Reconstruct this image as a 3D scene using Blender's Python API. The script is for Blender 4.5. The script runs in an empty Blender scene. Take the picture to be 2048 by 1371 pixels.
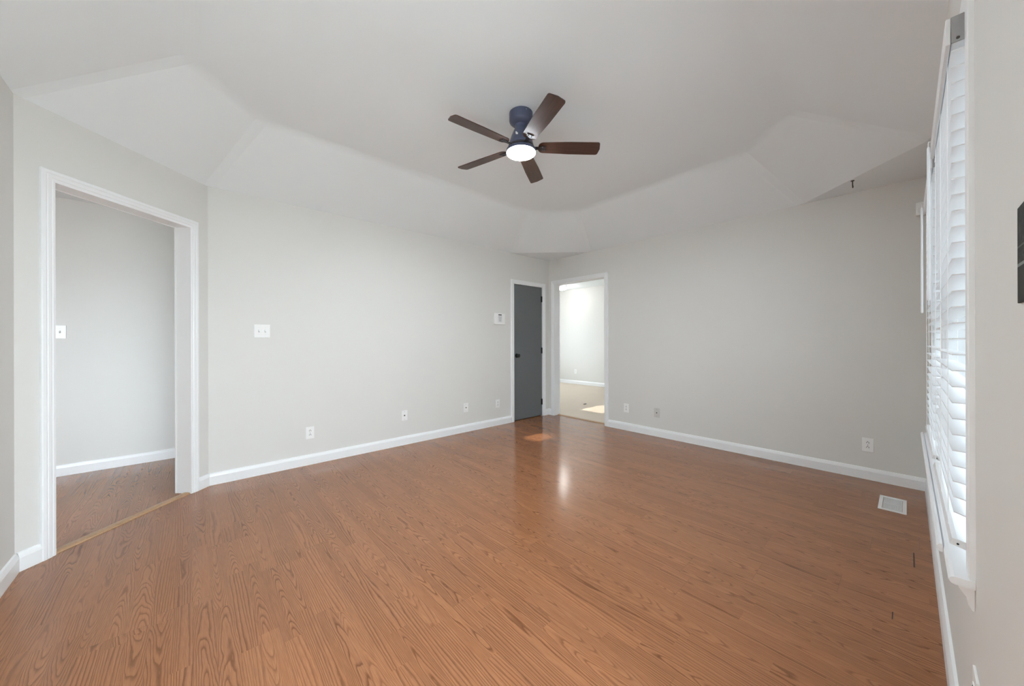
import bpy, bmesh, math, random
from mathutils import Vector, Matrix

S = bpy.context.scene
C = S.collection
R = math.radians
random.seed(4)

# ------------------------------------------------------------------ camera
# room axes: +x runs along the long light wall (left in the photo) towards the far
# corner, +y runs from the window wall to that wall; camera stands at the origin.
F_PX, CY_PX, YAW, ROLL, EYE = 713.633, 680.62, 0.8363425, 0.0026485, 1.176126
cam_d = bpy.data.cameras.new('camera')
cam = bpy.data.objects.new('camera', cam_d); C.objects.link(cam)
cam_d.sensor_width = 36.0; cam_d.sensor_fit = 'HORIZONTAL'
cam_d.lens = F_PX / 2048 * 36
cam_d.shift_y = (CY_PX - 685.5) / 2048
cam_d.clip_start = 0.01
AZ = math.pi / 2 - YAW          # forward = (sin .. ) measured from +x after turning into room axes
fwd = Vector((math.cos(YAW), math.sin(YAW), 0))
right = Vector((math.sin(YAW), -math.cos(YAW), 0))
up = Vector((0, 0, 1))
# roll about the viewing axis
r2 = right * math.cos(ROLL) - up * math.sin(ROLL)
u2 = up * math.cos(ROLL) + right * math.sin(ROLL)
m = Matrix((r2, u2, -fwd)).transposed().to_4x4()
m.translation = (0, 0, EYE)
cam.matrix_world = m
S.camera = cam

# ------------------------------------------------------------------ world, sun, exposure
w = bpy.data.worlds.new('world'); S.world = w; w.use_nodes = True
bg = w.node_tree.nodes['Background']
bg.inputs[0].default_value = (0.81, 0.915, 1.0, 1); bg.inputs[1].default_value = 11.5
sun_d = bpy.data.lights.new('sun', 'SUN'); sun = bpy.data.objects.new('sun', sun_d); C.objects.link(sun)
sun_d.energy = 6.0; sun_d.angle = R(0.6); sun_d.color = (1, 0.95, 0.86)
sun.rotation_euler = Vector((-2.6, -0.02, -1.34)).to_track_quat('-Z', 'Y').to_euler()
sun.location = (14, 3.5, 5)
S.view_settings.view_transform = 'Standard'
S.view_settings.look = 'None'
S.view_settings.gamma = 1.0
S.view_settings.use_curve_mapping = False
S.view_settings.exposure = 0.44
S.cycles.use_denoising = True
S.cycles.max_bounces = 14
S.cycles.diffuse_bounces = 10
S.cycles.sample_clamp_indirect = 8.0

# ------------------------------------------------------------------ materials
def new_mat(name):
    mt = bpy.data.materials.new(name); mt.use_nodes = True
    return mt, mt.node_tree, mt.node_tree.nodes['Principled BSDF']
def lin(c):
    return tuple(((v/255)/12.92 if v/255 <= .04045 else ((v/255+.055)/1.055)**2.4) for v in c)
def plain(name, col, rough=.5, metal=0, spec=.5, bump=0, bscale=200, vary=0):
    mt, nt, b = new_mat(name)
    b.inputs['Base Color'].default_value = (*col, 1)
    b.inputs['Roughness'].default_value = rough
    b.inputs['Metallic'].default_value = metal
    b.inputs['Specular IOR Level'].default_value = spec
    tc = nt.nodes.new('ShaderNodeTexCoord')
    nz = nt.nodes.new('ShaderNodeTexNoise'); nz.inputs['Scale'].default_value = bscale
    nz.inputs['Detail'].default_value = 3
    nt.links.new(tc.outputs['Object'], nz.inputs['Vector'])
    if bump:
        bp = nt.nodes.new('ShaderNodeBump'); bp.inputs['Strength'].default_value = bump
        bp.inputs['Distance'].default_value = .002
        nt.links.new(nz.outputs['Fac'], bp.inputs['Height']); nt.links.new(bp.outputs['Normal'], b.inputs['Normal'])
    if vary:
        n2 = nt.nodes.new('ShaderNodeTexNoise'); n2.inputs['Scale'].default_value = 3
        nt.links.new(tc.outputs['Object'], n2.inputs['Vector'])
        mx = nt.nodes.new('ShaderNodeMix'); mx.data_type = 'RGBA'
        mx.inputs[6].default_value = (*[c*(1-vary) for c in col], 1)
        mx.inputs[7].default_value = (*[min(1, c*(1+vary)) for c in col], 1)
        nt.links.new(n2.outputs['Fac'], mx.inputs[0]); nt.links.new(mx.outputs[2], b.inputs['Base Color'])
    return mt
def glow(name, col, strength):
    mt, nt, b = new_mat(name)
    b.inputs['Base Color'].default_value = (*col, 1)
    b.inputs['Emission Color'].default_value = (*col, 1)
    b.inputs['Emission Strength'].default_value = strength
    return mt

M_WALL = plain('wall_paint', (.69, .682, .658), .55, bump=.08, bscale=260, vary=.012)
M_CEIL = plain('ceiling_paint', (.82, .86, .885), .8, bump=.08, bscale=180, vary=.008)
M_TRIM = plain('white_trim_paint', (.83, .84, .85), .3, bump=.02, bscale=60)
M_SLAT = plain('white_slat', (.78, .79, .80), .35, bump=.02, bscale=80)
M_PLASTIC = plain('white_plastic', (.84, .84, .83), .3)
M_GREYPLATE = plain('painted_plate', (.60, .59, .56), .45)
M_DARKHOLE = plain('dark_slot', (.02, .02, .02), .6)
M_GREYSLOT = plain('grey_slot', (.25, .25, .25), .6)
M_DOOR = plain('charcoal_door_paint', lin((106, 109, 111)), .42, spec=.2, bump=.05, bscale=40, vary=.06)
M_BLACK = plain('black_metal', (.012, .012, .013), .35, metal=.3)
M_FAN = plain('fan_bronze', lin((84, 90, 114)), .35, metal=.25)
M_IRON = plain('blade_iron', lin((60, 56, 58)), .4, metal=.3)
M_LENS = glow('fan_lens', (.87, .955, 1.0), 255.0)
M_BULB = glow('dome_glass', (1, .98, .95), 12.0)
M_CHROME = plain('chrome', (.7, .7, .7), .2, metal=1)
M_STICK = plain('sticker', (.72, .72, .74), .5)
M_BEIGE = plain('beige_floor', lin((205, 188, 168)), .4, bump=.1, bscale=300, vary=.05)
M_GROUND = plain('pale_concrete', (.55, .55, .53), .8, vary=.05)
M_CORD = plain('white_cord', (.85, .85, .85), .6)
M_VENT = plain('vent_enamel', (.76, .76, .76), .4)
M_GREY = plain('grey_keys', (.45, .46, .48), .5)
M_BRACKET = plain('bracket_metal', (.36, .36, .36), .45, metal=.2)
M_HOOK = plain('dark_hook', (.09, .085, .08), .4, metal=.6)
M_HALLOUT = M_WALL

def glass_mat(name, tint):
    mt, nt, b = new_mat(name)
    out = nt.nodes['Material Output']
    tr = nt.nodes.new('ShaderNodeBsdfTransparent'); gl = nt.nodes.new('ShaderNodeBsdfGlossy')
    gl.inputs['Roughness'].default_value = .02; tr.inputs[0].default_value = (*tint, 1)
    fr = nt.nodes.new('ShaderNodeFresnel'); fr.inputs[0].default_value = 1.45
    ms = nt.nodes.new('ShaderNodeMixShader')
    gm = nt.nodes.new('ShaderNodeNewGeometry'); inv = nt.nodes.new('ShaderNodeMath'); inv.operation = 'SUBTRACT'; inv.inputs[0].default_value = 1
    mul = nt.nodes.new('ShaderNodeMath'); mul.operation = 'MULTIPLY'
    nt.links.new(gm.outputs['Backfacing'], inv.inputs[1]); nt.links.new(inv.outputs[0], mul.inputs[0]); nt.links.new(fr.outputs[0], mul.inputs[1])
    nt.links.new(mul.outputs[0], ms.inputs[0]); nt.links.new(tr.outputs[0], ms.inputs[1]); nt.links.new(gl.outputs[0], ms.inputs[2])
    nt.links.new(ms.outputs[0], out.inputs['Surface'])
    return mt
M_GLASS = glass_mat('window_glass', (.97, .98, .97))
M_DIMGLASS = glass_mat('dimmed_glass', (.48, .485, .485))  # grey tint added to dim the daylight reaching the blinds

class NT:
    """small helper that writes shader maths"""
    def __init__(s, nt): s.nt = nt
    def link(s, v, sock):
        if isinstance(v, (int, float)): sock.default_value = v
        else: s.nt.links.new(v, sock)
    def m(s, op, a, b=0.0, c=None):
        n = s.nt.nodes.new('ShaderNodeMath'); n.operation = op
        s.link(a, n.inputs[0]); s.link(b, n.inputs[1])
        if c is not None: s.link(c, n.inputs[2])
        return n.outputs[0]
    def vec(s, x, y, z):
        n = s.nt.nodes.new('ShaderNodeCombineXYZ')
        s.link(x, n.inputs[0]); s.link(y, n.inputs[1]); s.link(z, n.inputs[2]); return n.outputs[0]
    def white(s, v):
        n = s.nt.nodes.new('ShaderNodeTexWhiteNoise'); n.noise_dimensions = '3D'; s.nt.links.new(v, n.inputs['Vector'])
        sp = s.nt.nodes.new('ShaderNodeSeparateXYZ'); s.nt.links.new(n.outputs['Color'], sp.inputs[0]); return sp.outputs
    def noise(s, v, scale=1, detail=2, rough=.5):
        n = s.nt.nodes.new('ShaderNodeTexNoise'); n.inputs['Scale'].default_value = scale
        n.inputs['Detail'].default_value = detail; n.inputs['Roughness'].default_value = rough
        s.nt.links.new(v, n.inputs['Vector']); return n.outputs['Fac']
    def ramp(s, f, stops):
        n = s.nt.nodes.new('ShaderNodeValToRGB'); e = n.color_ramp.elements
        while len(e) < len(stops): e.new(.5)
        for i, (p, c) in enumerate(stops):
            e[i].position = p; e[i].color = (*c, 1) if not isinstance(c, float) else (c, c, c, 1)
        s.nt.links.new(f, n.inputs[0]); return n.outputs[0]
    def mix(s, f, a, b, mode='MIX'):
        n = s.nt.nodes.new('ShaderNodeMix'); n.data_type = 'RGBA'; n.blend_type = mode
        s.link(f, n.inputs[0])
        for v, i in ((a, 6), (b, 7)):
            if isinstance(v, tuple): n.inputs[i].default_value = (*v, 1)
            else: s.nt.links.new(v, n.inputs[i])
        return n.outputs[2]

OAK_LIGHT = (.405, .180, .085); OAK_MID = (.330, .140, .062); OAK_DARK = (.140, .052, .021)
def oak_floor():
    mt, nt, b = new_mat('oak_laminate'); N = NT(nt)
    tc = nt.nodes.new('ShaderNodeTexCoord'); sp = nt.nodes.new('ShaderNodeSeparateXYZ')
    nt.links.new(tc.outputs['Object'], sp.inputs[0]); x, y = sp.outputs[0], sp.outputs[1]
    SW, PW = .0655, .1965
    xs = N.m('DIVIDE', N.m('SUBTRACT', x, 1.645 - 20*PW), SW)
    si = N.m('FLOOR', xs); u = N.m('SUBTRACT', N.m('FRACT', xs), .5)
    xp = N.m('DIVIDE', N.m('SUBTRACT', x, 1.645 - 20*PW), PW); pi = N.m('FLOOR', xp)
    pr = N.white(N.vec(pi, 3.3, 1.7))
    yp = N.m('ADD', N.m('DIVIDE', y, 1.29), N.m('MULTIPLY', pr[0], 7.0)); pj = N.m('FLOOR', yp)
    sr = N.white(N.vec(si, 9.1, 4.2))
    ys = N.m('ADD', N.m('DIVIDE', y, .60), N.m('MULTIPLY', sr[0], 5.0)); sj = N.m('FLOOR', ys)
    cell = N.white(N.vec(si, sj, N.m('ADD', pj, 2.5)))
    cel2 = N.white(N.vec(sj, si, N.m('ADD', pj, 7.5)))
    # growth rings: contours of a slow field, stretched along the board
    nv = N.vec(N.m('ADD', N.m('MULTIPLY', u, 1.15), N.m('MULTIPLY', cell[0], 90)),
               N.m('ADD', N.m('MULTIPLY', y, 3.2), N.m('MULTIPLY', cell[1], 90)), N.m('MULTIPLY', cell[2], 40))
    n1 = N.noise(nv, 1.0, 1.5, .45)
    wob = N.noise(N.vec(N.m('MULTIPLY', x, 70), N.m('MULTIPLY', y, 16), cell[0]), 1, 2, .5)
    strt = N.m('GREATER_THAN', cell[0], .56)           # straight-grained strips
    cath = N.m('SUBTRACT', 1.0, strt)
    uc = N.m('SUBTRACT', u, N.m('MULTIPLY', N.m('SUBTRACT', cel2[0], .5), .6))
    par = N.m('MULTIPLY', N.m('MULTIPLY', uc, uc), N.m('ADD', 8.0, N.m('MULTIPLY', cel2[1], 16.0)))
    sgn = N.m('SUBTRACT', N.m('MULTIPLY', N.m('GREATER_THAN', cel2[2], .45), 2), 1)
    slope = N.m('MULTIPLY', N.m('MULTIPLY', y, sgn), N.m('ADD', 4.0, N.m('MULTIPLY', cell[2], 9.0)))
    phc = N.m('ADD', N.m('ADD', N.m('MULTIPLY', n1, 7.0), par), N.m('ADD', slope, N.m('MULTIPLY', wob, .5)))
    n2 = N.noise(N.vec(N.m('ADD', N.m('MULTIPLY', u, 1.3), N.m('MULTIPLY', cell[1], 70)), N.m('MULTIPLY', y, 1.1), N.m('MULTIPLY', cell[2], 40)), 1.0, 1.5, .45)
    phs = N.m('ADD', N.m('ADD', N.m('MULTIPLY', u, N.m('ADD', 4.5, N.m('MULTIPLY', cel2[1], 4.0))), N.m('MULTIPLY', n2, 6.5)), N.m('MULTIPLY', wob, .35))
    phi = N.m('ADD', N.m('MULTIPLY', phc, cath), N.m('MULTIPLY', phs, strt))
    ring = N.ramp(N.m('FRACT', phi), [(0, .95), (.10, .75), (.30, .22), (.62, .05), (.88, .12), (1, .95)])
    # pores
    fine = N.noise(N.vec(N.m('MULTIPLY', x, 520), N.m('MULTIPLY', y, 14), cell[1]), 1, 2, .6)
    fine = N.ramp(fine, [(.35, 0.0), (.68, 1.0)])
    med = N.noise(N.vec(N.m('MULTIPLY', x, 150), N.m('MULTIPLY', y, 5), cell[2]), 1, 2, .5)
    base = N.mix(N.m('MULTIPLY', med, .9), OAK_LIGHT, OAK_MID)
    dk = N.m('MULTIPLY', ring, N.m('ADD', .55, N.m('MULTIPLY', cel2[0], .45)))
    col = N.mix(dk, base, OAK_DARK)
    col = N.mix(N.m('MULTIPLY', fine, .38), col, OAK_DARK)
    tint = N.ramp(cell[1], [(0, (.94, .93, .92)), (.5, (1., 1., 1.)), (1, (1.06, 1.05, 1.04))])
    col = N.mix(1.0, col, tint, 'MULTIPLY')
    # plank seams
    ex = N.m('ABSOLUTE', N.m('SUBTRACT', N.m('FRACT', xp), .5)); sx = N.m('GREATER_THAN', ex, .5 - .0011/PW)
    ey = N.m('ABSOLUTE', N.m('SUBTRACT', N.m('FRACT', yp), .5)); sy = N.m('GREATER_THAN', ey, .5 - .0014/1.29)
    seam = N.m('MAXIMUM', sx, sy)
    col = N.mix(N.m('MULTIPLY', seam, .30), col, (.16, .075, .042))
    # two gouges near the window
    def gouge(x0, x1, y0, wd, col):
        a = N.m('MULTIPLY', N.m('GREATER_THAN', x, x0), N.m('LESS_THAN', x, x1))
        c = N.m('LESS_THAN', N.m('ABSOLUTE', N.m('SUBTRACT', y, y0)), wd)
        return N.mix(N.m('MULTIPLY', a, c), col, (.035, .012, .005))
    col = gouge(2.775, 2.962, -.0225, .0028, col)
    col = gouge(2.192, 2.252, .044, .0018, col)
    nt.links.new(col, b.inputs['Base Color'])
    rg = N.m('ADD', .135, N.m('MULTIPLY', fine, .05)); nt.links.new(rg, b.inputs['Roughness'])
    b.inputs['Specular IOR Level'].default_value = .40
    bp = nt.nodes.new('ShaderNodeBump'); bp.inputs['Strength'].default_value = .18; bp.inputs['Distance'].default_value = .0012
    swell = N.noise(N.vec(N.m('MULTIPLY', x, 6), N.m('MULTIPLY', y, 3), 0.0), 1, 1, .5)
    hh = N.m('ADD', N.m('MULTIPLY', seam, -1.0), N.m('MULTIPLY', fine, -.10))
    hh = N.m('ADD', hh, N.m('MULTIPLY', swell, .6))
    nt.links.new(hh, bp.inputs['Height']); nt.links.new(bp.outputs['Normal'], b.inputs['Normal'])
    return mt
M_OAK = oak_floor()

def streaky_wood(name, c1, c2, rough, sx, sy):
    mt, nt, b = new_mat(name); N = NT(nt)
    tc = nt.nodes.new('ShaderNodeTexCoord'); sp = nt.nodes.new('ShaderNodeSeparateXYZ')
    nt.links.new(tc.outputs['Object'], sp.inputs[0])
    f = N.noise(N.vec(N.m('MULTIPLY', sp.outputs[0], sx), N.m('MULTIPLY', sp.outputs[1], sy), N.m('MULTIPLY', sp.outputs[2], sy)), 1, 4, .6)
    nt.links.new(N.ramp(f, [(.3, c1), (.7, c2)]), b.inputs['Base Color']); b.inputs['Roughness'].default_value = rough
    return mt
M_BLADE = streaky_wood('walnut_blade', (.045, .021, .015), (.085, .041, .029), .38, 6, 90)
M_TMOLD = streaky_wood('light_oak_strip', (.40, .235, .125), (.50, .31, .175), .4, 90, 90)

def mottled():
    mt, nt, b = new_mat('mottled_dark_plate'); N = NT(nt)
    tc = nt.nodes.new('ShaderNodeTexCoord')
    f = N.noise(tc.outputs['Object'], 95, 4, .7)
    sp = nt.nodes.new('ShaderNodeSeparateXYZ'); nt.links.new(tc.outputs['Object'], sp.inputs[0]); v = sp.outputs[1]
    top = N.ramp(f, [(.38, (.004, .005, .004)), (.52, (.014, .017, .015)), (.68, (.055, .064, .058))])
    low = N.ramp(f, [(.3, (.013, .013, .011)), (.7, (.028, .028, .023))])
    col = N.mix(N.m('LESS_THAN', v, -.014), top, low)
    for v0, hw, c in ((.011, .0012, (.10, .12, .11)), (-.014, .0022, (.22, .25, .235))):
        col = N.mix(N.m('LESS_THAN', N.m('ABSOLUTE', N.m('SUBTRACT', v, v0)), hw), col, c)
    nt.links.new(col, b.inputs['Base Color'])
    b.inputs['Roughness'].default_value = .6; b.inputs['Specular IOR Level'].default_value = .2
    return mt
M_MOTTLE = mottled()

# ------------------------------------------------------------------ mesh helpers
def obj(name, bm, mat=None, parent=None, smooth=None):
    bmesh.ops.recalc_face_normals(bm, faces=bm.faces[:])
    me = bpy.data.meshes.new(name); bm.to_mesh(me); bm.free()
    o = bpy.data.objects.new(name, me); C.objects.link(o)
    if mat: me.materials.append(mat)
    if parent is not None: o.parent = parent
    if smooth:
        for p in me.polygons: p.use_smooth = True
        me.set_sharp_from_angle(angle=R(smooth))
    return o
def bm_box(bm, x0, x1, y0, y1, z0, z1, bev=0, mtx=None):
    r = bmesh.ops.create_cube(bm, size=1)
    vs = r['verts']
    for v in vs:
        v.co = Vector(((x0+x1)/2 + v.co.x*(x1-x0), (y0+y1)/2 + v.co.y*(y1-y0), (z0+z1)/2 + v.co.z*(z1-z0)))
    if bev:
        es = list({e for v in vs for e in v.link_edges})
        rr = bmesh.ops.bevel(bm, geom=es, offset=bev, segments=2, affect='EDGES', profile=.6)
        vs = list({v for f in rr['faces'] for v in f.verts} | {v for v in vs if v.is_valid})
    if mtx is not None:
        for v in vs: v.co = mtx @ v.co
    return vs
def box(*a, bev=0, mtx=None):
    bm = bmesh.new(); bm_box(bm, *a, bev=bev, mtx=mtx); return bm
def lathe(bm, prof, seg=40, mtx=None, cap=True):
    rings = []
    for r, z in prof:
        rings.append([bm.verts.new((r*math.cos(2*math.pi*k/seg), r*math.sin(2*math.pi*k/seg), z)) for k in range(seg)])
    for a, b_ in zip(rings, rings[1:]):
        for k in range(seg): bm.faces.new((a[k], a[(k+1) % seg], b_[(k+1) % seg], b_[k]))
    if cap:
        bm.faces.new(rings[0]); bm.faces.new(rings[-1])
    if mtx is not None:
        for rg in rings:
            for v in rg: v.co = mtx @ v.co
def prism(bm, pts, d0, d1, fn):
    """pts 2-D outline, swept between d0 and d1; fn(u,v,d) -> 3-D"""
    a = [bm.verts.new(fn(u, v, d0)) for u, v in pts]; b_ = [bm.verts.new(fn(u, v, d1)) for u, v in pts]
    n = len(pts)
    for k in range(n): bm.faces.new((a[k], a[(k+1) % n], b_[(k+1) % n], b_[k]))
    bm.faces.new(a); bm.faces.new(b_)
def tube(bm, pts, r, seg=8):
    rings = []
    for i, p in enumerate(pts):
        p = Vector(p); t = (Vector(pts[min(i+1, len(pts)-1)]) - Vector(pts[max(i-1, 0)])).normalized()
        s = t.orthogonal().normalized() if i == 0 else (prev - t*prev.dot(t)).normalized()
        prev = s; q = t.cross(s)
        rings.append([bm.verts.new(p + (s*math.cos(2*math.pi*k/seg) + q*math.sin(2*math.pi*k/seg))*r) for k in range(seg)])
    for a, b_ in zip(rings, rings[1:]):
        for k in range(seg): bm.faces.new((a[k], a[(k+1) % seg], b_[(k+1) % seg], b_[k]))
    bm.faces.new(rings[0]); bm.faces.new(rings[-1])
def struct(o, label=None):
    o['kind'] = 'structure'
    if label: o['label'] = label
    return o
def tag(o, label, cat, group=None):
    o['label'] = label; o['category'] = cat
    if group: o['group'] = group
    return o
def empty(name, loc, rot=(0, 0, 0)):
    o = bpy.data.objects.new(name, None); C.objects.link(o); o.location = loc; o.rotation_euler = rot
    o.empty_display_size = .1
    return o
def copy_tree(o, parent=None):
    c = o.copy(); C.objects.link(c); c.parent = parent
    for ch in list(o.children): copy_tree(ch, c)
    return c

class Plane:
    """a wall: origin p (2-D), direction d along it, n pointing INTO the room"""
    def __init__(s, p, d, n):
        s.p = Vector((*p, 0)); s.d = Vector((*d, 0)).normalized(); s.n = Vector((*n, 0)).normalized()
    def at(s, a, z, out=0.0):
        v = s.p + s.d*a + s.n*out; v.z = z; return v
def wall(name, pl, a0, a1, z0, z1, thick, holes=(), mat=None, ext=(0, 0)):
    bm = bmesh.new()
    As = sorted({a0, a1, *[h[0] for h in holes], *[h[1] for h in holes]})
    Zs = sorted({z0, z1, *[h[2] for h in holes], *[h[3] for h in holes]})
    Zs = [z for z in Zs if z0 <= z <= z1]
    solid = lambda i, j: 0 <= i < len(As)-1 and 0 <= j < len(Zs)-1 and not any(
        h[0] - 1e-6 <= As[i] and As[i+1] <= h[1] + 1e-6 and h[2] - 1e-6 <= Zs[j] and Zs[j+1] <= h[3] + 1e-6 for h in holes)
    def A(i, o):
        e = As[i]
        if o: e += (-ext[0] if i == 0 else ext[1] if i == len(As)-1 else 0)
        return e
    V = {}
    def v(i, j, o):
        k = (i, j, o)
        if k not in V: V[k] = bm.verts.new(pl.at(A(i, o), Zs[j], -thick if o else 0))
        return V[k]
    for i in range(len(As)-1):
        for j in range(len(Zs)-1):
            if not solid(i, j): continue
            bm.faces.new((v(i, j, 0), v(i+1, j, 0), v(i+1, j+1, 0), v(i, j+1, 0)))
            bm.faces.new((v(i, j, 1), v(i, j+1, 1), v(i+1, j+1, 1), v(i+1, j, 1)))
            if not solid(i-1, j): bm.faces.new((v(i, j, 0), v(i, j+1, 0), v(i, j+1, 1), v(i, j, 1)))
            if not solid(i+1, j): bm.faces.new((v(i+1, j, 0), v(i+1, j, 1), v(i+1, j+1, 1), v(i+1, j+1, 0)))
            if not solid(i, j-1): bm.faces.new((v(i, j, 0), v(i, j, 1), v(i+1, j, 1), v(i+1, j, 0)))
            if not solid(i, j+1): bm.faces.new((v(i, j+1, 0), v(i+1, j+1, 0), v(i+1, j+1, 1), v(i, j+1, 1)))
    return struct(obj(name, bm, mat or M_WALL))
BASE_PROF = [(0, 0), (.0165, 0), (.0165, .070), (.013, .082), (.008, .094), (0, .097)]   # (out, z)
def baseboard(name, pl, spans):
    bm = bmesh.new()
    for a0, a1 in spans: prism(bm, BASE_PROF, a0, a1, lambda o, z, d: pl.at(d, z, o))
    return struct(obj(name, bm, M_TRIM))
CAS_PROF = [(-.004, 0), (-.004, .009), (.006, .012), (.012, .0105), (.016, .014), (.030, .0165), (.034, .0145), (.040, .018), (.053, .018), (.057, .014), (.057, 0)]
def casing_bm(bm, pl, a0, a1, z1, z0=0, legs=True, prof=CAS_PROF):
    rows = []
    for u, o in prof:
        rows.append([bm.verts.new(pl.at(a0-u, z0, o)), bm.verts.new(pl.at(a0-u, z1+u, o)),
                     bm.verts.new(pl.at(a1+u, z1+u, o)), bm.verts.new(pl.at(a1+u, z0, o))])
    n = len(rows)
    for i in range(n):
        p, q = rows[i], rows[(i+1) % n]
        for k in range(3): bm.faces.new((p[k], p[k+1], q[k+1], q[k]))
    bm.faces.new([r[0] for r in rows]); bm.faces.new([r[3] for r in rows])
def jamb_bm(bm, pl, a0, a1, z1, depth, t=.018):
    """U-shaped lining of a doorway"""
    f = lambda u, v, d: pl.at(u, v, d)
    prism(bm, [(a0-t, 0), (a0, 0), (a0, z1), (a1, z1), (a1, 0), (a1+t, 0), (a1+t, z1+t), (a0-t, z1+t)], 0, -depth, f)

# ------------------------------------------------------------------ room numbers
XB, YA, YE, XD = 4.2425, 3.826, -.106, -.665
H, HU, CH, INS = 2.44, 2.80, .78, .655
TH = .115
PA = Plane((0, YA), (1, 0), (0, -1))       # a = x
PB = Plane((XB, 0), (0, 1), (-1, 0))       # a = y
PE = Plane((0, YE), (1, 0), (0, 1))        # a = x
PD = Plane((XD, 0), (0, 1), (1, 0))        # a = y
PC = Plane((XD, 3.05), (1, 1), (1, -1))    # a = distance along the diagonal
C_LEN = math.hypot(.776, .776)+.012
SQ = 1/math.sqrt(2)

# ---- floors
bm = bmesh.new()
f_pts = [(-2.2, -.24), (XB+TH-.005, -.24), (XB+TH-.005, YA+TH), (1.5, YA+TH), (1.5, 4.98), (-2.2, 4.98)]
vs = [bm.verts.new((x, y, 0)) for x, y in f_pts]; bm.faces.new(vs)
r = bmesh.ops.extrude_face_region(bm, geom=bm.faces[:])
for v in r['geom']:
    if isinstance(v, bmesh.types.BMVert): v.co.z = -.06
struct(obj('floor', bm, M_OAK))
struct(obj('floor_side_room', box(XB+TH-.005, 7.86, 1.2, 7.2, -.06, -.004), M_BEIGE))

# ---- walls of the main room
D_L, D_R, D_T = 3.487, 4.098, 2.004        # charcoal door opening (x)
wall('wall_left', PA, .111, XB, 0, H, TH, [(D_L-.018, D_R+.018, -1, D_T+.018)], ext=(.05, TH))
B_L, B_R, B_T = 2.79, 3.706, 2.052         # side room doorway (y)
wall('wall_right', PB, YE, YA, 0, H, TH, [(B_L-.018, B_R+.018, -1, B_T+.018)], ext=(TH, 0))
W1, W2, WZ0, WZ1 = (1.410, 2.275), (2.370, 3.235), .600, 1.995
wall('wall_window_side', PE, XD, XB, 0, H, .14, [(W1[0], W1[1], WZ0-.012, WZ1), (W2[0], W2[1], WZ0-.012, WZ1), (-.64, .69, -1, 2.03)], ext=(TH, 0))  # last hole: unseen doorway added to let daylight in
K_L, K_R, K_T = .150, .945, 2.058          # diagonal doorway (along wall)
wall('wall_diagonal', PC, 0, C_LEN, 0, H, TH, [(K_L-.018, K_R+.018, -1, K_T+.018)], ext=(.048, .048))
wall('wall_front_left', PD, YE, 3.05, 0, H, TH, ext=(0, .048))

# ---- tray ceiling (lower octagon at H, upper octagon at HU) with flat corner triangles
bm = bmesh.new()
x0, x1, y0, y1 = XD, XB, YE, YA
lo = [(x0+CH, y0), (x1-CH+.01, y0), (x1, y0+CH-.02), (x1, y1-CH), (x1-CH, y1), (.111, y1), (x0, 3.05), (x0, y0+CH)]
k = INS*(2-math.sqrt(2)); c2 = CH-k+.01
X0, X1, Y0, Y1 = x0+INS, x1-INS, y0+INS, y1-INS
hi = [(X0+c2, Y0), (X1-c2, Y0), (X1, Y0+c2), (X1, Y1-c2), (X1-c2, Y1), (X0+c2, Y1), (X0, Y1-c2), (X0, Y0+c2)]
def shift(p, q, d):                       # point at distance d from p towards q
    v = Vector(q) - Vector(p); return tuple(Vector(p) + v.normalized()*d)
L_ = [bm.verts.new((x, y, H)) for x, y in lo]
SW_ = .035
Lm = [bm.verts.new((*shift(lo[i], lo[i-1], SW_), H)) for i in range(8)]
Lp = [bm.verts.new((*shift(lo[i], lo[(i+1) % 8], SW_), H)) for i in range(8)]
Um = [bm.verts.new((*shift(hi[i], hi[i-1], SW_), HU)) for i in range(8)]
Up = [bm.verts.new((*shift(hi[i], hi[(i+1) % 8], SW_), HU)) for i in range(8)]
ring = [v for i in range(8) for v in (Um[i], Up[i])]
for i in range(8):
    k_ = (i+1) % 8
    bm.faces.new((Lp[i], Lm[k_], Um[k_], Up[i]))          # slope
    bm.faces.new((Lm[i], Lp[i], Up[i], Um[i]))            # eased hip
    bm.faces.new((Lm[i], L_[i], Lp[i]))
bm.faces.new(ring)
soft = [e for e in bm.edges if all(v in ring for v in e.verts)]
for (cx_, cy_), i, j in (((x1, y0), 1, 2), ((x1, y1), 3, 4), ((x0, y0), 7, 0)):
    bm.faces.new((L_[i], bm.verts.new((cx_, cy_, H)), L_[j], Lm[j], Lp[i]))
bmesh.ops.bevel(bm, geom=soft, offset=.045, segments=6, affect='EDGES', profile=.5, clamp_overlap=True)
struct(obj('ceiling', bm, M_CEIL))

# ---- hall behind the diagonal doorway
bm = bmesh.new()
bm.faces.new([bm.verts.new((x, y, H)) for x, y in [(-2.2, 2.2), (XD-TH, 2.2), (XD-TH, 3.098), (.063, YA+TH), (1.5, YA+TH), (1.5, 4.98), (-2.2, 4.98)]])
struct(obj('ceiling_hall', bm, M_CEIL))
PH = Plane((0, 4.98), (1, 0), (0, -1))
wall('wall_hall_back', PH, -2.2, 1.5, 0, H, TH, ext=(TH, TH))
wall('wall_hall_left', Plane((-2.2, 0), (0, 1), (1, 0)), 2.2, 4.98, 0, H, TH)
wall('wall_hall_right', Plane((1.5, 0), (0, 1), (-1, 0)), YA+TH, 4.98, 0, H, TH)
wall('wall_hall_front', Plane((0, 2.2), (1, 0), (0, 1)), -2.2, XD-TH, 0, H, TH, [(-1.95, -.90, .45, 1.90)])  # unseen opening added to light the hall
baseboard('baseboard_hall', PH, [(-2.2, 1.5)])

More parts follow.
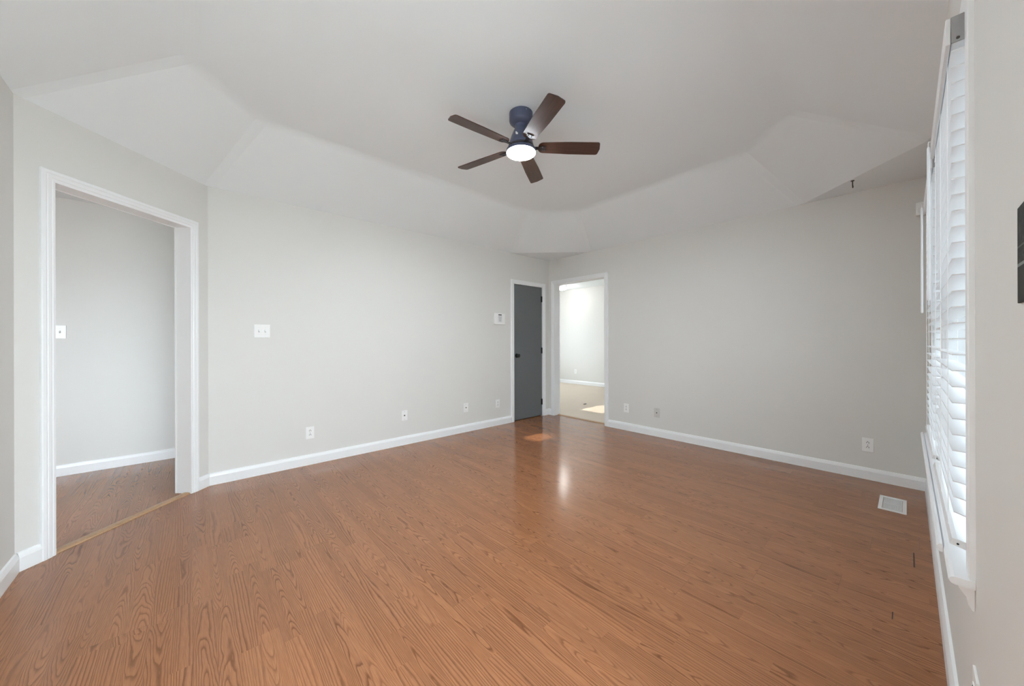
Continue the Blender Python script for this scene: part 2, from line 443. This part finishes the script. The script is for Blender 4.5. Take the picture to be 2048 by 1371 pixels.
# ---- side room seen through the right doorway
SX, SH = 7.74, 2.56
bm = bmesh.new()
bm.faces.new([bm.verts.new(p) for p in [(XB+TH, 1.2, SH), (SX, 1.2, SH), (SX, 7.2, SH), (XB+TH, 7.2, SH)]])
struct(obj('ceiling_side_room', bm, M_CEIL))
PS = Plane((SX, 0), (0, 1), (-1, 0))
wall('wall_side_room_back', PS, 1.2, 7.2, 0, SH, TH, [(3.32, 3.78, 1.12, 1.50), (2.92, 3.16, 2.28, 2.50)])  # openings added out of view, sized to cast the sun patches
wall('wall_side_room_left', Plane((0, 7.2), (1, 0), (0, -1)), XB+TH, SX, 0, SH, TH, [(5.3, 6.6, .7, 2.1)])  # unseen opening added to brighten the side room
wall('wall_side_room_right', Plane((0, 1.2), (1, 0), (0, 1)), XB+TH, SX, 0, SH, TH)
wall('wall_side_room_near', Plane((XB+TH, 0), (0, 1), (1, 0)), YA+TH+.001, 7.2, 0, SH, .05)
bm = bmesh.new(); bm_box(bm, XB+.02, XB+TH-.001, 1.2, YA+TH, H, SH+.05)
struct(obj('wall_side_room_header', bm, M_WALL))
baseboard('baseboard_side_room', PS, [(1.2, 7.2)])

# ---- baseboards of the main room
baseboard('baseboard_left', PA, [(.118, D_L-.058), (D_R+.058, XB)])
baseboard('baseboard_right', PB, [(YE, B_L-.058), (B_R+.058, YA)])
baseboard('baseboard_window_side', PE, [(.70, XB)])
baseboard('baseboard_diagonal', PC, [(.007, K_L-.058), (K_R+.058, C_LEN-.007)])
baseboard('baseboard_front_left', PD, [(YE, 3.045)])

# ---- doorway trims
bm = bmesh.new(); casing_bm(bm, PC, K_L, K_R, K_T); jamb_bm(bm, PC, K_L, K_R, K_T, TH)
PC2 = Plane(tuple((PC.p - PC.n*TH)[:2]), (1, 1), (-1, 1)); casing_bm(bm, PC2, K_L, K_R, K_T)
struct(obj('trim_1', bm, M_TRIM))
bm = bmesh.new(); casing_bm(bm, PA, D_L, D_R, D_T); jamb_bm(bm, PA, D_L, D_R, D_T, TH)
f = lambda u, v, d: PA.at(u, v, d)
prism(bm, [(D_L, 0), (D_L+.012, 0), (D_L+.012, D_T-.012), (D_R-.012, D_T-.012), (D_R-.012, 0), (D_R, 0), (D_R, D_T), (D_L, D_T)], -.050, -.085, f)
struct(obj('trim_2', bm, M_TRIM))
bm = bmesh.new(); casing_bm(bm, PB, B_L, B_R, B_T); jamb_bm(bm, PB, B_L, B_R, B_T, TH)
PB2 = Plane((XB+TH, 0), (0, 1), (1, 0)); casing_bm(bm, PB2, B_L, B_R, B_T)
struct(obj('trim_3', bm, M_TRIM))
# wooden transition strips on the floor
T_PROF = [(-.031, .0005), (-.027, .006), (-.012, .010), (.012, .010), (.027, .006), (.031, .0005)]
bm = bmesh.new(); prism(bm, T_PROF, K_L+.002, K_R-.002, lambda u, v, d: PC.at(d, v, u-.030))
struct(obj('trim_4', bm, M_TMOLD))
bm = bmesh.new(); prism(bm, T_PROF, B_L+.002, B_R-.002, lambda u, v, d: PB.at(d, v, u-.098))
struct(obj('trim_5', bm, M_TMOLD))

# ---- charcoal closet door
bm = box(D_L+.003, D_R-.003, YA+.012, YA+.047, .010, D_T-.003, bev=.0015)
door = struct(obj('door_1', bm, M_DOOR), 'smooth charcoal grey door in the left wall beside the far corner')
mt = Matrix.Translation((D_L+.068, YA+.012, .955)) @ Matrix.Rotation(R(90), 4, 'X')
bm = bmesh.new()
lathe(bm, [(.031, 0), (.031, .004), (.027, .008), (.012, .010), (.010, .026), (.020, .034), (.0265, .044), (.026, .054), (.018, .062), (.004, .064)], 28, mt)
obj('door_knob', bm, M_BLACK, door, 40)
for z in (1.82, 1.02, .22):
    bm = bmesh.new(); lathe(bm, [(.0075, -.045), (.0075, .045)], 14, Matrix.Translation((D_R-.002, YA+.004, z)))
    bm_box(bm, D_R-.024, D_R-.004, YA+.0095, YA+.0125, z-.045, z+.045)
    obj('hinge', bm, M_BLACK, door, 40)

# ------------------------------------------------------------------ windows
def window(n, x0, x1):
    bm = bmesh.new()                                  # jamb liner and outer frame
    yb, yf = YE-.14, YE
    prism(bm, [(x0, WZ0), (x1, WZ0), (x1, WZ1), (x0, WZ1)], yb, yb+.001, lambda u, v, d: Vector((u, d, v))) if False else None
    t = .012
    bm_box(bm, x0, x0+t, yb, yf, WZ0, WZ1); bm_box(bm, x1-t, x1, yb, yf, WZ0, WZ1)
    bm_box(bm, x0+t, x1-t, yb, yf, WZ1-t, WZ1); bm_box(bm, x0+t, x1-t, yb, yb+.075, WZ0-.012, WZ0+.012)
    fr = struct(obj(f'window_{n}', bm, M_TRIM))
    zm = (WZ0+WZ1)/2
    for nm, za, zb, yc in (('lower_sash', WZ0+.012, zm+.02, yb+.055), ('upper_sash', zm-.02, WZ1-t, yb+.022)):
        bm = bmesh.new(); s = .038; a, b_ = x0+t, x1-t
        bm_box(bm, a, a+s, yc-.014, yc+.014, za, zb); bm_box(bm, b_-s, b_, yc-.014, yc+.014, za, zb)
        bm_box(bm, a+s, b_-s, yc-.014, yc+.014, za, za+s+.01); bm_box(bm, a+s, b_-s, yc-.014, yc+.014, zb-s, zb)
        for q in (1, 2):
            xm = a+s + (b_-a-2*s)*q/3; bm_box(bm, xm-.008, xm+.008, yc-.008, yc+.008, za+s, zb-s)
        zc = (za+zb)/2; bm_box(bm, a+s, b_-s, yc-.0079, yc+.0079, zc-.008, zc+.008)
        sh = obj(nm, bm, M_TRIM, fr)
        obj('pane', box(a+s-.004, b_-s+.004, yc-.002, yc+.002, za+s-.004, zb-s+.004), M_DIMGLASS, sh)
    return fr
window(1, *W1); window(2, *W2)
# shared casing, mullion and stool
bm = bmesh.new()
WPROF = [(-.004, 0), (-.004, .008), (.010, .011), (.05, .011), (.057, .009), (.057, 0)]
casing_bm(bm, PE, W1[0], W2[1], WZ1, z0=.612, prof=WPROF)
prism(bm, [(W1[1]-.003, .612), (W2[0]+.003, .612), (W2[0]+.003, WZ1+.002), (W1[1]-.003, WZ1+.002)], 0, .0105, lambda u, v, d: PE.at(u, v, d))
struct(obj('trim_6', bm, M_TRIM))
bm = bmesh.new()      # stool with rounded nose
nose = [(-.085, .594), (.031, .594), (.037, .596), (.041, .603), (.037, .610), (.031, .612), (-.085, .612)]
for a, b_ in (W1, W2): prism(bm, [(-.085, .594), (0, .594), (0, .612), (-.085, .612)], a+.0125, b_-.0125, lambda o, z, d: PE.at(d, z, o))
nose2 = [(.0005, .594)] + nose[1:6] + [(.0005, .612)]
prism(bm, nose2, 1.349, 3.315, lambda o, z, d: PE.at(d, z, o))
struct(obj('trim_7', bm, M_TRIM))
bm = bmesh.new()      # crown-shaped apron under the stool
apr = [(.0005, .536), (.004, .536), (.010, .548), (.013, .565), (.024, .582), (.026, .594), (.0005, .594)]
prism(bm, apr, 1.368, 3.29, lambda o, z, d: PE.at(d, z, o))
struct(obj('trim_8', bm, M_TRIM))
bm = bmesh.new()      # bead fixed along the nose, starting past the near end
bead = [(.0412, .592), (.047, .592), (.052, .598), (.052, .607), (.047, .613), (.0412, .613)]
prism(bm, bead, 1.535, 3.315, lambda o, z, d: PE.at(d, z, o))
struct(obj('trim_9', bm, M_TRIM))

# ------------------------------------------------------------------ blinds
def blind(x0, x1):
    root = empty('window_blind', (x0, YE, .62))
    Ln = x1 - x0
    zt = lambda z: z - .62
    # everything below is in the blind's own space: x along it, y into the room, z up from the stool
    bm = box(0, Ln, -.030, .030, zt(1.922), zt(1.978), bev=.003)
    hr = obj('headrail', bm, M_SLAT, root)
    bm = box(-.006, Ln+.006, .0315, .040, zt(1.916), zt(1.982), bev=.002)
    obj('valance', bm, M_SLAT, root)
    for xx in (-.006, Ln+.001):
        bk = obj('mounting_bracket', box(xx, xx+.005, -.032, .031, zt(1.918), zt(1.983), bev=.001), M_BRACKET, root)
        for yy, zv in ((.020, 1.926), (-.012, 1.970)):
            bm = bmesh.new(); lathe(bm, [(.0032, -.0015), (.0032, .0065), (.002, .007)], 10, Matrix.Translation((xx, yy, zt(zv))) @ Matrix.Rotation(R(90), 4, 'Y'))
            obj('screw', bm, M_HOOK, bk)
    n = 30; zs = [1.8985 - .0402*i for i in range(n)]
    for i, z in enumerate(zs):
        tilt = R(4 + 4*i/n)
        if i > n-5: tilt = R(9 + 4*(i-(n-5)))
        bm = bmesh.new(); prof = []
        for j in range(7):
            q = -1 + 2*j/6; prof.append((q*.0255, .0022*(1-q*q)+.0012))
        prof += [(p, v-.0026) for p, v in reversed(prof)]
        ct, st = math.cos(tilt), math.sin(tilt)
        prism(bm, [(p*ct - v*st, p*st + v*ct) for p, v in prof], 0, Ln, lambda o, v, d: Vector((d, .005+o, zt(z)+v)))
        s = obj('slat', bm, M_SLAT, root, 50)
    zb = .662; ct, st = math.cos(R(16)), math.sin(R(16))
    bm = bmesh.new()
    pr = [(-.026, -.008), (.026, -.008), (.026, .007), (.018, .010), (-.018, .010), (-.026, .007)]
    prism(bm, [(p*ct - v*st, p*st + v*ct) for p, v in pr], 0, Ln, lambda o, v, d: Vector((d, .008+o, zt(zb)+v)))
    br = obj('bottom_rail', bm, M_SLAT, root)
    bm = bmesh.new(); lathe(bm, [(.0022, -.001), (.0022, .0015)], 10, Matrix.Translation((-.0008, .022, zt(zb)+.003)) @ Matrix.Rotation(R(90), 4, 'Y'))
    obj('plug_hole', bm, M_DARKHOLE, br)
    for xx in (.11, Ln/2, Ln-.11):
        bm = bmesh.new()
        for yy in (-.0215, .0315): tube(bm, [(xx, yy, zt(1.922)), (xx, yy, zt(.668))], .0008, 6)
        tube(bm, [(xx+.006, .0315, zt(1.922)), (xx+.006, .0318, zt(.668))], .0007, 6)
        obj('ladder_cord', bm, M_CORD, root)
    wx = Ln - .10
    bm = bmesh.new()
    tube(bm, [(wx, .041, zt(1.95)), (wx, .0475, zt(1.952)), (wx, .0485, zt(1.945)), (wx, .0485, zt(1.93))], .0022, 8)
    hk = obj('wand_hook', bm, M_VENT, root)
    bm = bmesh.new(); lathe(bm, [(.003, .0), (.0048, -.004), (.0048, -.56), (.0055, -.565), (.0055, -.60), (.003, -.604)], 10, Matrix.Translation((wx, .0485, zt(1.932))))
    obj('tilt_wand', bm, M_SLAT, root, 40)
    return root
b1 = blind(W1[0]+.0145, W1[1]-.0145)
tag(b1, 'nearer white slatted blind, beside the camera in the first window', 'blind', 'horizontal slat blinds on the right')
b2 = copy_tree(b1); b2.location.x += W2[0]-W1[0]
tag(b2, 'farther white slatted blind, in the window nearer the back corner', 'blind', 'horizontal slat blinds on the right')

# ------------------------------------------------------------------ ceiling fan
FX, FY = 1.760, 1.847
fan = empty('ceiling_fan', (FX, FY, HU))
tag(fan, 'five-blade dark ceiling fan with a lit round lamp', 'ceiling fan')
zz = lambda z: z - HU
bm = bmesh.new(); lathe(bm, [(.080, 0), (.084, -.004), (.084, -.058), (.080, -.068), (.062, -.082), (.046, -.090)], 48)
can = obj('canopy', bm, M_FAN, fan, 35)
bm = bmesh.new(); lathe(bm, [(.003, 0), (.004, .002), (.002, .004)], 10, Matrix.Rotation(R(226+26), 4, 'Z') @ Matrix.Translation((.084, 0, -.02)) @ Matrix.Rotation(R(90), 4, 'Y'))
obj('screw', bm, M_CHROME, can)
bm = bmesh.new(); lathe(bm, [(.046, -.088), (.042, -.098), (.044, -.110), (.055, -.135), (.070, -.170), (.082, -.205), (.087, -.225), (.087, -.236), (.078, -.240)], 48)
hous = obj('motor_housing', bm, M_FAN, fan, 35)
for dz, aa in ((-.183, 201), (-.191, 207)):
    a = R(aa); rr = .0765
    mt = Matrix.Translation((rr*math.cos(a), rr*math.sin(a), dz)) @ Matrix.Rotation(a, 4, 'Z') @ Matrix.Rotation(R(19), 4, 'Y')
    obj('sticker', box(-.0008, .0008, -.0045, .0045, -.012, .012, mtx=mt), M_STICK, hous)
bm = bmesh.new(); lathe(bm, [(.078, -.238), (.092, -.241), (.092, -.252), (.080, -.255)], 48); obj('flywheel', bm, M_IRON, fan, 35)
bm = bmesh.new(); lathe(bm, [(.080, -.254), (.098, -.258), (.106, -.266), (.107, -.284), (.104, -.285), (.099, -.283)], 48); lk = obj('light_ring', bm, M_FAN, fan, 35)
bm = bmesh.new(); lathe(bm, [(.1010, -.281), (.1030, -.287), (.0995, -.2905), (.07, -.2925), (.03, -.293), (.004, -.293)], 48); obj('lamp_lens', bm, M_LENS, lk, 35)
# blades
def blade_outline():
    pts = [(.128, -.030), (.124, -.018), (.124, .018), (.128, .030), (.140, .043), (.155, .048)]
    pts += [(.35, .0565), (.53, .0575)]
    for k in range(5):
        a = R(90 - 22.5*k); pts.append((.536 + .016*math.cos(a), .0415 + .016*math.sin(a)))
    pts.append((.557, 0.0))
    for k in range(5):
        a = R(-22.5*k); pts.append((.532 + .016*math.cos(a), -.0415 + .016*math.sin(a)))
    pts += [(.35, -.0565), (.155, -.048), (.140, -.043)]
    return pts
pitch = R(-13)
for kk in range(5):
    th = R(32.1 + 72*kk)
    base = Matrix.Translation((0, 0, zz(2.556))) @ Matrix.Rotation(th, 4, 'Z')
    mt = base @ Matrix.Rotation(pitch, 4, 'X')
    bm = bmesh.new(); prism(bm, blade_outline(), -.003, .003, lambda u, v, d: Vector((u, v, d)))
    for v in bm.verts:
        if v.co.x > .2: v.co.x = .2 + (v.co.x-.2)*1.03
    bl = obj('blade', bm, M_BLADE, fan); bl.matrix_local = mt
    bm = bmesh.new()
    ir = [(.078, -.011), (.120, -.012), (.150, -.022), (.176, -.022), (.176, .022), (.150, .022), (.120, .012), (.078, .011)]
    prism(bm, ir, -.0085, -.0035, lambda u, v, d: Vector((u, v, d)))
    for sx in (.158, .168):
        for sy in (-.012, .012): lathe(bm, [(.0035, 0), (.0035, -.0105), (.002, -.0115)], 8, Matrix.Translation((sx, sy, 0)))
    io = obj('blade_iron', bm, M_IRON, fan); io.matrix_local = mt

# ------------------------------------------------------------------ wall plates
def frame_on(pl, a, z, out=0):
    """matrix whose x runs along the wall, y up, z into the room"""
    n = pl.n; u_ = Vector((0, 0, 1)); xx = u_.cross(n)
    mm = Matrix((xx, u_, n)).transposed().to_4x4(); mm.translation = pl.at(a, z, out); return mm
def plate(root, w_, h_, mat, name='cover_plate'):
    return obj(name, box(-w_/2, w_/2, -h_/2, h_/2, 0, .0055, bev=.002), mat, root)
def outlet(mat=M_PLASTIC, w_=.070, h_=.115, s=1.0):
    root = empty('wall_outlet', (0, 0, 0)); plate(root, w_, h_, mat)
    for cy_ in (.0195, -.0195):
        bm = bmesh.new(); pts = []
        for k in range(24):
            a = 2*math.pi*k/24; pts.append((.0170*math.cos(a), max(-.0125, min(.0125, .0170*math.sin(a)))))
        prism(bm, pts, .004, .0075, lambda u, v, d: Vector((u, v+cy_, d)))
        sk = obj('socket', bm, mat, root)
        bm = bmesh.new()
        bm_box(bm, -.0082, -.0050, cy_-.006, cy_+.004, .0072, .0079); bm_box(bm, .0050, .0082, cy_-.006, cy_+.004, .0072, .0079)
        lathe(bm, [(.0032, .0072), (.0032, .0079)], 10, Matrix.Translation((0, cy_+.0078, 0)))
        obj('slot', bm, M_DARKHOLE, sk)
    bm = bmesh.new(); lathe(bm, [(.003, .005), (.003, .0062), (.0015, .0066)], 10); obj('screw', bm, M_GREYSLOT, root)
    return root
def coax(mat=M_PLASTIC):
    root = empty('cable_outlet', (0, 0, 0)); plate(root, .070, .115, mat)
    bm = bmesh.new(); lathe(bm, [(.0075, .005), (.0075, .008), (.0050, .008), (.0050, .014), (.003, .0145)], 14); obj('connector', bm, M_HOOK, root)
    for s in (-1, 1):
        bm = bmesh.new(); lathe(bm, [(.003, .005), (.003, .0062), (.0015, .0066)], 10, Matrix.Translation((0, s*.042, 0)))
        obj('screw', bm, M_GREYSLOT, root)
    return root
def switch(gangs):
    root = empty('light_switch', (0, 0, 0)); plate(root, .070 + .046*(gangs-1), .115, M_PLASTIC)
    for g in range(gangs):
        cx_ = (g - (gangs-1)/2)*.046
        bm = bmesh.new(); bm_box(bm, cx_-.005, cx_+.005, -.012, .012, .005, .0062); obj('toggle_slot', bm, M_GREY, root)
        bm = box(-.0038, .0038, -.010, .006, 0, .014, bev=.001, mtx=Matrix.Translation((cx_, 0, .004)) @ Matrix.Rotation(R(-28 if g != 1 else -28), 4, 'X'))
        obj('toggle', bm, M_PLASTIC, root)
        for s in (-1, 1):
            bm = bmesh.new(); lathe(bm, [(.003, .005), (.003, .0062), (.0015, .0066)], 10, Matrix.Translation((cx_, s*.030, 0)))
            obj('screw', bm, M_VENT, root)
    return root
G = 'light switches'; GO = 'duplex outlets low on the walls'; GC = 'cable plates low on the walls'
def put(o, pl, a, z, label, cat, group=G):
    o.matrix_world = frame_on(pl, a, z); return tag(o, label, cat, group)
proto = outlet()
put(proto, PA, .851, .302, 'white duplex outlet low on the left wall, nearest the diagonal doorway', 'outlet', GO)
def more_outlet(*a): return put(copy_tree(proto), *a, GO)
more_outlet(PA, 3.180, .300, 'white duplex outlet low on the left wall, right beside the grey door', 'outlet')
more_outlet(PB, 2.465, .290, 'white duplex outlet on the right wall beside the bright doorway', 'outlet')
more_outlet(PB, .224, .290, 'white duplex outlet on the right wall above the floor vent', 'outlet')
more_outlet(PS, 6.010, .335, 'white outlet on the far wall of the bright room beyond the doorway', 'outlet')
more_outlet(PE, 1.318, .362, 'white outlet on the wall below the near window corner', 'outlet')
cp = coax()
put(cp, PA, 1.805, .331, 'white cable plate at the middle of the left wall, low', 'cable plate', GC)
put(copy_tree(cp), PA, 2.646, .312, 'white cable plate, third of the four low plates before the grey door', 'cable plate', GC)
cg = coax(M_GREYPLATE)
put(cg, PB, 2.054, .289, 'wall-coloured cable plate low on the right wall', 'cable plate', GC)
put(switch(2), PA, .475, 1.266, 'white double light switch on the left wall', 'light switch')
# hall switch, on the back wall of the hall
put(switch(1), PH, -.845, 1.262, 'white single light switch on the hall wall behind the doorway', 'light switch')

# dark mottled plate at the right edge of the frame
dp = empty('blank_plate', (0, 0, 0)); dp.matrix_world = frame_on(PE, .795, 1.292)
obj('cover_plate', box(-.062, .062, -.066, .066, 0, .0028, bev=.0008), M_MOTTLE, dp)
tag(dp, 'dark mottled plate on the window wall nearest the camera', 'plate')

# ------------------------------------------------------------------ alarm keypad
kp = empty('alarm_keypad', (0, 0, 0)); kp.matrix_world = frame_on(PA, 3.205, 1.480)
tag(kp, 'white alarm keypad with small dark display on the left wall', 'alarm keypad')
obj('housing', box(-.098, .098, -.078, .078, 0, .030, bev=.012), M_PLASTIC, kp, 50)
obj('display', box(-.030, .030, .046, .060, .0295, .0312, bev=.0005), M_DARKHOLE, kp)
obj('button_panel', box(-.040, .040, -.052, .040, .0292, .0308, bev=.0005), M_VENT, kp)
for r_ in range(4):
    for c_ in range(3):
        wv = .020 - .0025*r_
        obj('button', box(-.0085, .0085, -.005, .005, 0, .003, bev=.001, mtx=Matrix.Translation(((c_-1)*wv, .024-.0185*r_ - (0 if c_ == 1 else -.003), .0300))), M_GREY, kp)

# motion sensor high in the far corner by the blinds
ms = empty('motion_sensor', (0, 0, 0)); ms.matrix_world = frame_on(PB, -.0745, 2.192)
tag(ms, 'small white motion sensor high on the right wall beside the blinds', 'motion sensor')
bm = box(-.028, .028, -.050, .050, 0, .036, bev=.008); obj('housing', bm, M_PLASTIC, ms, 50)
obj('sensor_lens', box(-.018, .018, -.035, .005, .0350, .0385, bev=.0015), M_SLAT, ms)

# ------------------------------------------------------------------ floor vent
fv = empty('floor_vent', (3.715, .072, 0)); tag(fv, 'white metal floor vent on the wooden floor by the right wall', 'floor vent')
bm = bmesh.new(); a, b_, t_ = .155, .068, .026
for x_0, x_1, y_0, y_1 in ((-a, a, -b_, -b_+t_*.75), (-a, a, b_-t_*.75, b_), (-a, -a+t_, -b_+t_*.75, b_-t_*.75), (a-t_, a, -b_+t_*.75, b_-t_*.75)):
    bm_box(bm, x_0, x_1, y_0, y_1, 0.0003, .005, bev=.001)
obj('vent_frame', bm, M_PLASTIC, fv)
bm = bmesh.new()
for q in range(15):
    yy = -.044 + .088*q/14
    bm_box(bm, -.128, .128, -.0022, .0022, -.0006, .0006, mtx=Matrix.Translation((0, yy, .0026)) @ Matrix.Rotation(R(25), 4, 'X'))
bm_box(bm, -.003, .003, -.047, .047, .0015, .0038)
obj('louvers', bm, M_VENT, fv)
obj('damper', box(-.128, .128, -.047, .047, .0003, .0009), M_VENT, fv)

# ceiling hook
hk = empty('ceiling_hook', (3.914, .289, H)); hk.scale = (1.9, 1.9, 1.7); tag(hk, 'small dark hook screwed into the flat corner of the ceiling', 'hook')
bm = bmesh.new(); lathe(bm, [(.006, 0), (.006, -.003), (.003, -.004)], 12); obj('base_plate', bm, M_HOOK, hk)
bm = bmesh.new()
pts = [(0, 0, -.002), (0, 0, -.014)] + [(.010 - .010*math.cos(R(t)), 0, -.014 - .012*math.sin(R(t)) - .004) for t in range(0, 200, 20)]
tube(bm, pts, .0019, 8); obj('hook', bm, M_HOOK, hk, 60)

# ------------------------------------------------------------------ side room lamp
lp = empty('ceiling_light', (7.08, 5.93, SH)); tag(lp, 'glowing round ceiling light in the bright room beyond the doorway', 'ceiling light')
bm = bmesh.new(); lathe(bm, [(.15, 0), (.155, -.006), (.15, -.02)], 32); obj('base', bm, M_TRIM, lp, 40)
bm = bmesh.new(); lathe(bm, [(.145, -.018), (.148, -.03), (.135, -.06), (.10, -.085), (.05, -.098), (.004, -.10)], 32); obj('glass_dome', bm, M_BULB, lp, 40)
l = bpy.data.lights.new('dome_lamp', 'POINT'); l.energy = 4; l.shadow_soft_size = .12; l.color = (1, .97, .93)
lo_ = bpy.data.objects.new('dome_lamp', l); C.objects.link(lo_); lo_.location = (7.08, 5.93, 2.30)
# scrap on the floor there
sc_ = obj('paper_scrap', box(-.030, .030, -.014, .014, -.0035, .006, bev=.001), M_HOOK); sc_.location = (5.42, 3.995, 0)
tag(sc_, 'tiny dark scrap lying on the beige floor beyond the doorway', 'scrap')

# frames of unseen openings added to let in daylight and sun
bm = bmesh.new()
for x_0, x_1, z_0, z_1 in ((5.3, 5.34, .7, 2.1), (6.56, 6.6, .7, 2.1), (5.34, 6.56, .7, .74), (5.34, 6.56, 2.06, 2.1), (5.93, 5.97, .74, 2.06)):
    bm_box(bm, x_0, x_1, 7.24, 7.30, z_0, z_1)
struct(obj('window_3', bm, M_TRIM))
bm = bmesh.new()
for y_0, y_1, z_0, z_1 in ((3.32, 3.34, 1.12, 1.5), (3.76, 3.78, 1.12, 1.5), (3.34, 3.76, 1.12, 1.14), (3.34, 3.76, 1.48, 1.5), (3.54, 3.555, 1.14, 1.48)):
    bm_box(bm, SX+.03, SX+.08, y_0, y_1, z_0, z_1)
struct(obj('window_4', bm, M_TRIM))
bm = bmesh.new()
for a_, b_, c, d in ((-1.95, -1.9, .45, 1.90), (-.95, -.90, .45, 1.90), (-1.9, -.95, .45, .50), (-1.9, -.95, 1.85, 1.90)): bm_box(bm, a_, b_, 2.10, 2.16, c, d)
struct(obj('window_5', bm, M_TRIM))
# closet behind the charcoal door
bm = bmesh.new()
for b_ in ((3.2, 3.22, YA+TH, 4.7, -.06, H), (4.38, 4.40, YA+TH+.06, 4.7, -.06, H), (3.22, 4.38, 4.68, 4.7, -.06, H), (3.22, 4.38, YA+TH, 4.68, -.06, -.001), (3.22, 4.38, YA+TH, 4.68, H-.02, H)): bm_box(bm, *b_)
struct(obj('wall_closet', bm, M_WALL))

# glazed door added out of view behind the camera, to light the room
bm = bmesh.new()
jamb_bm(bm, PE, -.622, .672, 2.012, .14)
for a, b_ in ((-.621, -.54), (-.015, .065), (.59, .671)): bm_box(bm, a, b_, YE-.11, YE-.07, .02, 2.011)
for z0_, z1_ in ((.0, .10), (1.93, 2.0115)): bm_box(bm, -.621, .671, YE-.109, YE-.071, z0_, z1_)
dr = struct(obj('added_glazed_door', bm, M_TRIM))
obj('pane', box(-.541, .591, YE-.094, YE-.088, .09, 1.94), M_GLASS, dr)

# ground outside
struct(obj('ground_outside', box(-30, 40, -40, 30, -.5, -.3), M_GROUND))
